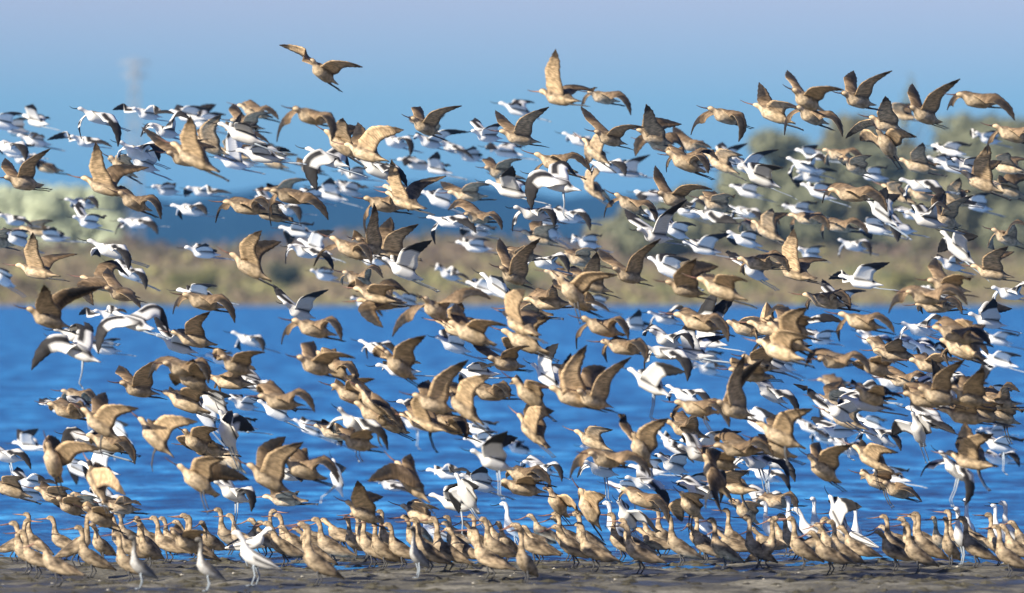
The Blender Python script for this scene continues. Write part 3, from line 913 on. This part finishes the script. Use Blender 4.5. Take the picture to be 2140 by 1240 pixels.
FLOCK = """
G 676 155 755 138 580 87 28 300
G 1172 206 1152 104 1242 184 6 310
G 1262 206 1312 240 1216 230 0 250 m
G 1276 292 1338 264 1208 222 14 280
G 1088 290 1140 224 1028 230 8 280
A 1086 233 1075 218 1112 210 5 180
A 1214 297 1222 312 1192 300 0 180 m
G 1370 290 1342 224 1420 252 10 280
G 1452 306 1480 312 1402 264 0 240
G 1385 306 1320 325 1436 322 5 240 m
G 1520 246 1536 292 1446 283 0 280 m
A 1522 338 1553 300 1505 295 0 230
G 1620 243 1665 225 1582 171 8 270
G 1688 214 1752 186 1640 144 20 300
G 1698 246 1752 284 1645 283 5 280 m
G 1795 212 1853 150 1780 142 8 290
G 1856 264 1838 205 1764 284 -12 290
G 1890 242 1888 214 1906 212 10 190
G 1935 245 1996 165 1903 170 5 300
G 2046 212 2108 252 1984 232 0 310 m
G 2118 284 2170 310 2068 322 5 290 m
A 2068 292 2085 276 2030 285 5 210
A 1988 318 2022 302 1950 312 0 200
A 1975 345 1960 322 2005 330 5 210
A 1996 352 1988 325 2040 340 5 230
A 1703 326 1700 300 1722 338 5 220
G 1757 326 1796 348 1736 350 10 250 m
G 1855 308 1905 282 1795 287 50 280
G 1922 350 1916 300 1965 345 10 250
G 2054 386 2052 302 2092 330 8 280
G 2108 352 2092 318 2150 330 0 260
G 2112 402 2078 378 2160 360 -20 260
A 8 262 46 236 -30 240 5 240
A 34 272 60 248 0 256 0 210
A 78 256 66 218 96 246 5 190
A 206 248 243 304 167 291 0 280 m
A 310 241 364 241 228 225 3 260
A 348 278 395 252 292 288 5 270 m
A 182 298 232 308 94 289 0 240
G 388 334 420 292 288 268 8 300
A 290 322 330 335 247 338 10 270 m
G 410 335 393 244 444 300 -16 320
G 440 308 458 240 420 265 20 260
A 428 262 470 238 444 212 5 210
A 398 246 437 228 360 220 0 220
G 518 264 562 236 477 216 8 250
G 535 236 578 252 505 226 0 230 m
G 512 279 560 300 466 268 0 240
G 490 324 476 286 520 300 5 230
A 508 340 545 322 482 330 0 190
A 532 320 570 306 508 308 5 180
A 576 326 602 312 592 306 5 180
G 572 342 620 322 545 326 5 190
G 650 353 664 362 630 344 0 180
G 652 246 690 292 578 296 -8 320 m
G 716 308 712 246 750 258 22 300
G 768 324 840 265 738 255 18 300
A 828 300 853 324 792 282 0 230 m
G 890 268 960 221 868 218 12 280
G 900 276 925 240 848 242 8 240
A 900 300 976 274 872 286 3 240
A 946 311 985 332 925 296 0 200
A 1020 287 1050 258 984 246 3 270
A 1060 320 1010 312 1092 306 3 200
A 984 329 982 308 1003 328 5 180
A 914 356 908 318 938 346 10 210
A 745 368 766 352 716 362 5 210
G 850 424 812 334 926 364 10 300
G 835 398 802 340 860 420 0 250
A 876 346 840 346 850 328 0 190
A 690 337 655 400 728 362 5 290 m
A 694 410 686 372 724 398 5 210
A 730 400 766 394 712 376 0 200
G 52 384 103 312 -5 330 5 290
A 36 322 72 304 8 308 3 220
A 52 336 78 352 18 325 0 210 m
A 76 298 92 288 50 290 5 190
G 100 352 116 362 84 344 0 170
G 222 394 196 300 302 344 12 300
G 282 426 335 455 226 412 -24 300 m
A 186 468 222 454 153 420 8 240
A 176 428 202 436 150 440 0 210 m
A 290 468 326 490 238 492 0 220 m
A 402 442 428 450 375 462 0 230 m
A 350 400 366 386 336 394 0 180
A 425 402 482 406 378 410 5 220
G 520 435 562 452 446 466 8 290 m
A 32 462 66 472 -12 450 0 220
G 82 484 110 460 58 472 0 200
A 38 503 62 480 4 488 5 240
G -4 505 28 478 -40 480 5 270
A 112 496 109 474 126 490 5 170
G 82 570 66 486 150 528 8 290
A 6 586 18 562 -30 570 -20 240
A 234 527 265 562 203 542 5 280 m
A 272 574 302 602 240 560 -10 250 m
G 103 670 90 598 210 594 5 310
G 256 616 292 640 210 560 8 270
G 216 596 192 640 262 574 0 270 m
A 235 660 265 652 155 656 -4 250
A 168 740 50 770 165 678 12 310 ml
A 284 678 198 738 352 696 0 310 m
A 375 726 412 700 312 662 -14 290
A 222 732 250 706 188 722 0 240
G 428 634 486 672 358 660 0 270 m
G 408 712 434 650 382 690 10 270
G 292 816 342 745 235 768 5 280
G 385 772 432 796 308 796 8 290 m
G 406 800 400 748 352 805 25 280
G 392 846 445 820 345 815 15 270
G 326 920 412 872 318 885 45 300 l
G 412 930 452 890 388 945 40 280
A 476 912 468 866 530 892 65 290
A 452 850 482 820 425 832 -18 290
A 530 805 582 835 500 790 10 270 m
A 512 848 560 835 488 826 0 240
G 496 768 550 732 442 752 12 300
G 486 800 530 776 456 826 0 270 m
A 524 714 546 732 500 738 0 220 m
A 468 753 484 740 454 742 5 190
A 128 855 162 838 72 836 0 240
G 166 830 198 846 138 846 0 230 m
A 170 856 190 850 150 858 0 190
G 212 892 288 846 206 816 32 310
A 250 908 268 880 236 890 -30 210
A 66 934 78 892 26 900 0 230
A 14 956 62 978 -30 962 -14 260 m
G 112 972 212 930 122 920 68 310
G 230 930 278 966 192 936 5 280 m
A 166 985 190 966 150 1012 20 220
G 202 1012 268 1022 230 982 58 290
G 25 1026 50 990 -12 1036 18 270
A 62 1036 84 1018 44 1022 5 210
G 118 1040 152 1016 86 1022 15 270
G 150 1062 176 1036 112 1066 20 260
G 184 1058 206 1034 150 1052 10 260
G 255 1062 296 1052 222 1052 0 260
G 212 1086 236 1056 184 1078 20 270
G 612 412 680 460 566 472 5 300 m
A 565 427 592 440 538 388 -5 220
A 596 440 622 462 570 452 0 220 m
A 655 414 668 388 640 398 5 220
G 592 402 642 374 556 392 0 230
G 525 564 542 478 578 498 14 300
A 628 486 652 468 596 510 -5 230
A 662 522 694 478 656 486 -20 240
G 735 525 770 548 652 556 14 300 m
G 776 518 778 430 736 498 8 300
G 818 528 868 468 806 452 4 290
G 804 430 848 440 772 506 0 290 m
A 784 546 812 562 756 552 0 230 m
A 846 570 896 500 852 532 -12 280
A 680 578 692 564 666 570 0 170
G 752 588 796 580 714 600 5 260 m
A 922 424 962 398 898 398 5 240
G 980 410 1018 384 914 382 0 250
G 1002 456 1044 478 936 442 0 270 m
A 942 466 988 488 906 512 5 260 m
A 1002 486 1034 478 960 492 0 220
A 996 518 1020 500 974 514 0 200
A 940 576 976 584 924 570 -4 190
A 1015 606 1048 590 984 598 -10 220
G 1076 580 1122 498 1036 496 10 300
A 1070 402 1062 348 1108 384 3 280
A 1170 388 1102 438 1204 362 8 290 ml
G 1164 346 1226 360 1114 390 5 290 m
G 1046 362 1084 332 1014 328 5 260
G 1056 388 1096 372 1032 350 -20 240
A 1276 352 1298 368 1234 368 5 260 m
A 1314 362 1352 324 1300 330 0 210
G 1240 398 1252 348 1276 424 30 240
G 1412 420 1480 392 1363 344 8 290
A 1366 413 1336 422 1392 404 5 220
G 1438 336 1494 336 1394 362 5 270 m
A 1560 352 1620 312 1540 328 5 260
A 1466 350 1490 340 1446 344 0 190
A 1564 404 1592 388 1534 384 5 220
G 1320 432 1366 468 1262 456 -12 280 m
A 1376 456 1402 440 1352 464 -12 210
A 1414 487 1448 468 1392 456 -12 250
A 1490 450 1534 472 1516 414 0 240
A 1436 445 1470 434 1410 472 5 220 m
A 1118 450 1152 472 1072 486 5 280 m
A 1146 482 1166 458 1118 490 -20 240
A 1190 456 1226 480 1154 452 5 250 m
A 1230 512 1254 490 1200 506 -5 230
G 1316 578 1373 499 1244 522 8 310
G 1240 598 1238 528 1186 556 12 290
A 1472 522 1522 486 1450 500 -10 240
A 1400 568 1434 540 1408 528 -8 260
G 1436 607 1444 540 1498 548 -8 290
G 1512 610 1552 582 1468 572 10 290
A 1578 572 1602 538 1514 522 -24 270
A 1560 506 1592 490 1530 514 -10 240
G 1608 488 1604 434 1644 440 20 260
A 1560 446 1584 472 1538 466 0 200 m
G 1585 478 1622 470 1558 492 0 240 m
A 1696 372 1744 356 1664 392 0 220
A 1684 350 1724 344 1658 382 0 240 m
A 1715 406 1740 386 1688 400 -5 250
G 1790 352 1812 322 1764 346 20 270
A 1826 370 1848 348 1800 358 -8 220
G 1784 408 1842 444 1720 426 0 290 m
A 1675 442 1702 424 1640 432 -5 220
G 1880 410 1876 376 1904 416 20 240
A 1930 390 1964 432 1898 424 0 260 m
G 1932 410 1956 398 1910 436 0 220 m
G 1978 464 2022 408 1974 394 6 280
G 2002 420 1992 372 2028 400 5 250
A 2044 432 2062 402 2034 408 5 230
A 1906 450 1938 434 1868 432 0 210
A 1886 480 1866 502 1858 438 -4 250
A 1830 480 1842 450 1816 502 -10 240
G 1692 458 1722 482 1658 492 0 250 m
G 1756 474 1804 490 1722 502 0 250 m
G 1665 572 1648 478 1726 540 -8 290
A 1694 534 1718 512 1678 520 5 210
A 1785 516 1812 532 1758 542 0 230 m
A 1806 592 1848 546 1730 580 6 270
A 2006 528 2032 488 1960 520 34 290
A 1990 556 2022 550 1966 542 -10 260
G 2106 500 2136 474 2088 532 5 270 m
G 2076 572 2092 514 2118 522 6 290
G 1984 602 2024 580 1950 538 8 280
A 628 656 682 604 562 596 -8 290
G 792 620 834 600 718 598 8 280
A 764 636 796 660 738 624 0 210
A 852 632 878 618 830 642 -12 220
G 802 634 794 688 850 612 0 280 m
G 912 652 1020 628 824 706 -24 330 m
G 962 690 956 630 988 662 -14 280
G 1060 762 1098 720 970 706 -10 290
G 1090 682 1090 598 1134 660 12 300
G 1100 720 1142 658 1058 738 8 280
G 1150 634 1184 612 1108 642 0 270 m
G 1214 634 1266 648 1148 582 -14 290
A 1248 637 1268 622 1240 622 -8 200
A 1142 552 1182 568 1102 578 5 260 m
G 1178 580 1216 602 1150 562 -10 240 m
G 658 690 708 708 586 724 4 290 m
G 662 768 738 742 642 712 -10 300
G 786 846 830 884 720 782 -30 300
G 738 830 776 788 708 816 15 280
G 836 770 882 698 772 742 -34 300
A 792 734 822 742 764 748 5 240 m
G 910 848 972 748 884 794 18 320
G 972 856 1018 776 938 794 -30 310
G 890 884 932 860 858 838 -10 290
G 1115 906 1152 848 1108 822 38 290
G 1110 832 1144 802 1072 800 30 280
A 1148 798 1160 712 1184 762 30 280
G 1200 834 1216 720 1184 738 -16 330
G 1262 688 1304 704 1206 734 5 280 m
G 1242 838 1312 744 1262 760 -20 310
G 1308 728 1340 752 1268 762 5 280 m
A 1328 682 1328 648 1354 682 8 200
A 1392 668 1432 660 1368 704 5 240 m
G 1464 678 1510 712 1410 668 14 280 m
A 1396 714 1442 728 1344 706 -5 280 m
A 1394 740 1428 792 1350 786 5 290 m
A 1362 808 1426 768 1370 766 -14 330 l
A 1436 832 1478 856 1398 844 -8 270 m
A 1480 750 1508 738 1454 744 0 210
A 1480 775 1512 768 1440 772 0 210
G 1460 856 1514 888 1406 888 5 290 m
G 1538 860 1548 740 1592 745 8 330
G 1590 762 1606 716 1562 782 12 270
A 1612 826 1660 868 1562 800 -24 290 m
G 1652 712 1674 638 1606 668 28 300
G 1634 738 1684 700 1598 702 18 290
G 1614 690 1642 650 1588 724 5 270 m
G 1730 632 1764 648 1688 652 10 260 m
A 1716 710 1744 690 1692 694 -4 230
G 1804 676 1856 694 1756 718 5 290 m
A 1822 714 1864 738 1798 702 -20 240 m
G 1848 736 1884 752 1818 720 -12 240 m
G 1938 622 2008 636 1862 658 5 300 m
A 1966 620 1994 632 1944 616 -6 200
A 2068 675 2062 626 2114 640 -6 280
A 2112 616 2150 622 2082 654 5 270 m
A 1926 692 1968 680 1892 724 0 260 m
A 1908 722 1952 736 1878 726 0 240 m
G 2004 702 2054 722 1956 690 0 290 m
G 2012 736 2052 740 1984 764 8 280 m
A 2086 713 2122 698 2058 708 0 220
G 1748 756 1808 778 1688 772 0 300 m
A 1640 766 1668 750 1600 754 -8 230
G 1946 766 1998 754 1926 738 0 270
G 1746 800 1760 818 1734 784 0 190
G 1822 832 1874 828 1778 798 12 300
A 1860 806 1884 828 1828 794 -14 220 m
G 1750 842 1772 808 1756 796 4 240
A 1915 816 1948 788 1900 798 -20 250
G 1964 832 2002 748 1930 798 6 310
G 2030 832 2036 768 2064 798 12 290
G 1936 838 1978 848 1898 820 0 280 m
G 2092 842 2122 818 2060 832 0 270 m
G 2096 872 2134 856 2064 850 -8 270
A 2094 758 2124 740 2048 802 0 230
G 2022 872 2052 838 1996 830 8 280
G 1634 916 1685 848 1618 868 16 300
A 1736 868 1758 852 1714 872 -20 200
G 1772 882 1804 846 1738 850 12 260
A 1822 890 1848 878 1792 880 -4 200
A 1836 916 1872 938 1800 928 -20 270 m
A 1694 896 1722 914 1668 880 -12 220
A 1726 918 1752 934 1698 926 -10 210 m
A 1920 906 1956 878 1862 906 56 300
G 2034 966 2060 900 2012 888 0 290
A 2080 904 2114 892 2048 916 0 230
A 2090 934 2132 918 2056 914 0 250
A 2090 962 2120 972 2060 966 0 240 m
A 2000 986 2008 1048 1926 1000 -34 310 ml
G 1722 986 1768 924 1708 922 -24 300
G 1826 964 1864 938 1798 930 14 280
G 1840 1010 1876 988 1798 1000 -8 270
A 1608 962 1652 1004 1556 968 -20 280 m
A 1600 996 1644 1024 1564 1000 -8 260 ml
G 1628 1050 1654 1062 1606 1062 0 200 m
G 564 1006 628 918 586 908 14 330
G 636 985 702 1004 610 958 10 310 m
A 580 866 618 854 592 842 -24 260
G 590 842 652 858 544 830 0 290 m
A 650 900 682 880 634 884 -10 230
A 686 910 708 930 658 894 -14 230 m
A 742 892 806 936 696 912 -34 320 ml
G 786 872 834 892 758 850 -14 280 m
G 818 888 846 902 788 864 -24 270
A 868 890 902 880 842 894 -6 210
G 938 890 966 912 900 868 -20 280 m
A 1005 900 1038 884 974 906 4 230
A 1034 970 1052 898 1076 908 -14 320 l
A 1006 1016 1002 972 978 998 -4 290
A 956 1056 948 1008 974 1010 -6 290 l
A 942 992 974 984 912 990 0 240
G 862 1014 768 994 848 948 -36 310
A 822 1016 858 1030 800 1010 -6 200
G 762 1076 742 1002 792 1034 18 280
G 880 1080 912 1056 858 1046 8 270
A 704 1006 722 970 698 978 -56 230
G 600 1046 624 1028 570 1038 0 230
G 415 1010 466 950 520 996 -22 300 l
A 490 1036 522 1062 448 1016 -14 290 ml
G 486 966 502 946 458 986 -30 220
A 1086 940 1100 938 1090 922 0 170
G 1242 926 1272 892 1238 886 8 260
A 1250 948 1288 950 1234 938 -6 200
G 1340 946 1388 868 1290 860 56 310
G 1438 902 1474 880 1406 880 8 270 m
A 1410 936 1442 964 1388 918 -34 250
A 1466 952 1502 1062 1428 930 5 320 m
G 1494 1000 1500 1064 1506 938 40 300
A 1474 942 1542 898 1430 912 0 290
G 1548 940 1604 954 1498 930 0 290 m
A 1582 968 1642 1002 1530 1004 -5 290 m
A 1456 1016 1482 984 1428 1028 -20 270
G 1444 1062 1464 1026 1418 1092 40 280
G 1270 962 1352 992 1194 1004 5 330 m
A 1260 986 1300 976 1208 1004 -4 280 m
A 1132 982 1168 1002 1098 986 -10 270 m
G 1098 996 1142 1012 1068 1008 0 280 m
G 1096 1022 1132 1000 1062 1032 5 270
A 1316 1026 1334 1004 1344 1012 -5 250
A 1352 1012 1388 1064 1338 980 0 280 m
G 1166 1056 1212 1072 1146 1028 -40 270
G 1232 1070 1258 1026 1204 1040 48 270
A 1312 1086 1374 1108 1302 1048 -36 290
A 1752 1090 1794 1048 1734 1042 50 270
G 395 1138 438 1106 366 1112 20 270
G 1560 1075 1590 1050 1540 1068 30 240
A 1362 985 1394 960 1338 968 0 250
G 1510 968 1540 944 1480 958 8 280
G 700 772 742 800 672 742 -20 280 m
G 1660 690 1694 662 1640 640 12 280
G 1560 690 1600 668 1536 676 0 260
G 1130 500 1160 470 1120 452 0 250
G 1215 545 1246 520 1190 520 5 260
G 1500 430 1530 408 1486 396 8 250
G 1110 655 1150 640 1076 634 0 260
G 1960 642 1998 654 1932 660 0 270 m
G 2056 868 2086 842 2030 846 5 270
A 1770 940 1800 950 1744 930 -5 230 m
A 1870 1000 1890 980 1850 990 0 220
"""
STAND = """
G 75 1210 285 0 12
G 118 1228 308 2 -8
G 55 1202 290 1 10
G 190 1212 295 1 15
G 268 1218 305 1 18
W 292 1242 250 3 40
W 432 1238 290 3 35
A 530 1226 300 5 6
G 662 1228 312 3 20
G 655 1194 285 1 0
G 800 1192 292 1 25
G 893 1198 298 1 12
G 932 1196 290 1 -10
W 872 1212 220 3 60
G 1020 1214 305 0 -14
G 1098 1228 305 3 62
G 1240 1192 295 0 -6
G 1335 1196 298 0 8
G 1420 1186 292 1 16
G 1580 1186 290 3 30
G 1600 1190 290 3 150
G 1732 1202 306 2 10
G 1760 1194 290 1 20
G 1915 1202 305 1 26
G 1935 1186 292 3 12
G 1985 1182 288 3 60
A 2010 1182 290 3 55
G 2106 1208 312 1 18
G 2085 1184 292 3 24
A 1075 1156 270 1 10
A 1612 1150 265 3 30
A 1655 1152 265 3 60
A 1710 1146 262 3 50
A 2024 1150 268 3 70
A 2090 1158 270 3 40
A 1790 1158 270 3 80
A 905 1152 268 1 20
A 1290 1156 272 1 15
A 1480 1150 264 2 10
"""

ORD = ['first', 'second', 'third', 'fourth', 'fifth', 'sixth', 'seventh', 'eighth', 'ninth', 'tenth', 'eleventh', 'twelfth', 'thirteenth', 'fourteenth',
       'fifteenth', 'sixteenth', 'seventeenth', 'eighteenth', 'nineteenth', 'twentieth']
ORD += ['twenty-' + k for k in ORD[:9]] + ['thirtieth'] + ['thirty-' + k for k in ORD[:9]] + ['fortieth'] + ['forty-' + k for k in ORD[:9]]

def band(y, standing):
    if standing:
        return 'on the mud' if y > 1119 else 'in the shallows'
    for lim, t in ((258, 'in the top row'), (345, 'just under the top row'), (440, 'level with the hilltops'), (540, 'before the upper bank'), (640, 'before the lower bank'),
                   (740, 'over the far water'), (840, 'over open water'), (940, 'halfway down the water'), (1030, 'low over the water')):
        if y < lim:
            return t
    return 'just above the standing birds'

def build_birds():
    q = random.Random(11)
    for ln in FLOCK.strip().splitlines():
        t = ln.split()
        v = list(map(float, t[1:9]))
        flying_bird(t[0], *v, t[9] if len(t) > 9 else '', q)
    # more of the tangle lower down, where the birds have just left the ground
    poses = [ln.split() for ln in FLOCK.strip().splitlines()]
    for i in range(72):
        ps = q.choice(poses)
        v = list(map(float, ps[1:9]))
        x = q.uniform(10, 2125)
        y = q.uniform(700, 1050) if i % 3 else q.uniform(280, 640)
        dx, dy = x - v[0], y - v[1]
        flying_bird('G' if i % 9 in (0, 2, 5) else 'A', x, y, v[2] + dx, v[3] + dy, v[4] + dx, v[5] + dy, v[6], q.uniform(245, 300), ps[9] if len(ps) > 9 else '', q)
    n_fly = len(BIRDS)
    taken = []
    for ln in STAND.strip().splitlines():
        t = ln.split()
        standing_bird(t[0], float(t[1]), float(t[2]), float(t[3]), int(t[4]), float(t[5]), q)
        taken.append((float(t[1]), float(t[2])))
    # the dense rows behind them along the water's edge
    for row, (fy, s, step, x0) in enumerate(((1190, 288, 84, 150), (1176, 278, 52, 20), (1162, 268, 47, 175))):
        x = x0
        while x < 2150:
            px = x + q.uniform(-.35, .35) * step; py = fy + q.uniform(-5, 5)
            x += step * q.uniform(.8, 1.25)
            if any(abs(px - a) < 20 and abs(py - b) < 12 for a, b in taken):
                continue
            if row == 2 and 230 > px:
                continue
            sp = 'G' if q.random() < (.97 if px < 1250 else .93) else 'A'
            turn = q.choice((0, 10, -14, 22, 30, -25, 165, 55, 5, 12))
            standing_bird(sp, px, py, s, q.choice((0, 1, 1, 3, 2, 2, 4, 5, 0)), turn, q)
    # every bird's label: kind and pose, where in the flock, and its turn among those alike
    groups = {}
    for i, (o, sp, x, y, w, d) in enumerate(BIRDS):
        groups.setdefault((sp, w, band(y, i >= n_fly)), []).append((x, o))
    desc = {'G': 'tan godwit', 'A': 'pied avocet', 'W': 'pale grey shorebird'}
    for (sp, w, b), mem in groups.items():
        mem.sort(key=lambda t: t[0])
        for k, (x, o) in enumerate(mem):
            stand = b in ('on the mud', 'in the shallows')
            wd = w if stand else ('with ' + w)
            lab = f'{desc[sp]} {wd}, {b}'
            if len(mem) > 1:
                lab += ', ' + ('leftmost such' if k == 0 else 'rightmost such' if k == len(mem) - 1 else ORD[k] + ' from left')
            tag(o, lab, 'bird', ('%ss standing at the water edge' if stand else '%ss taking off from the lagoon') % NAMES[sp])

def build_haze():
    b = bmesh.new()
    bmesh.ops.create_cube(b, size=1.0)
    for v in b.verts:
        v.co.x *= 19000; v.co.y = 4700 + v.co.y * 10400; v.co.z = (-3.0 if v.co.z < 0 else 118.0)
    me = bpy.data.meshes.new('haze'); b.to_mesh(me); b.free()
    m = bpy.data.materials.new('haze_air'); m.use_nodes = True
    N, L = m.node_tree.nodes, m.node_tree.links
    N.clear()
    out = N.new('ShaderNodeOutputMaterial'); pv = N.new('ShaderNodeVolumePrincipled')
    pv.inputs['Color'].default_value = (0.16, 0.50, 1.0, 1)
    pv.inputs['Density'].default_value = 0.00010
    pv.inputs['Anisotropy'].default_value = 0.0
    L.new(pv.outputs[0], out.inputs['Volume'])
    me.materials.append(m)
    o = link(bpy.data.objects.new('haze', me)); tag(o, kind='stuff')

build_mud()
build_water()
GZ = build_ground()
build_hills()
build_plants(GZ)
build_pylon()
build_pebbles()
build_haze()
build_birds()
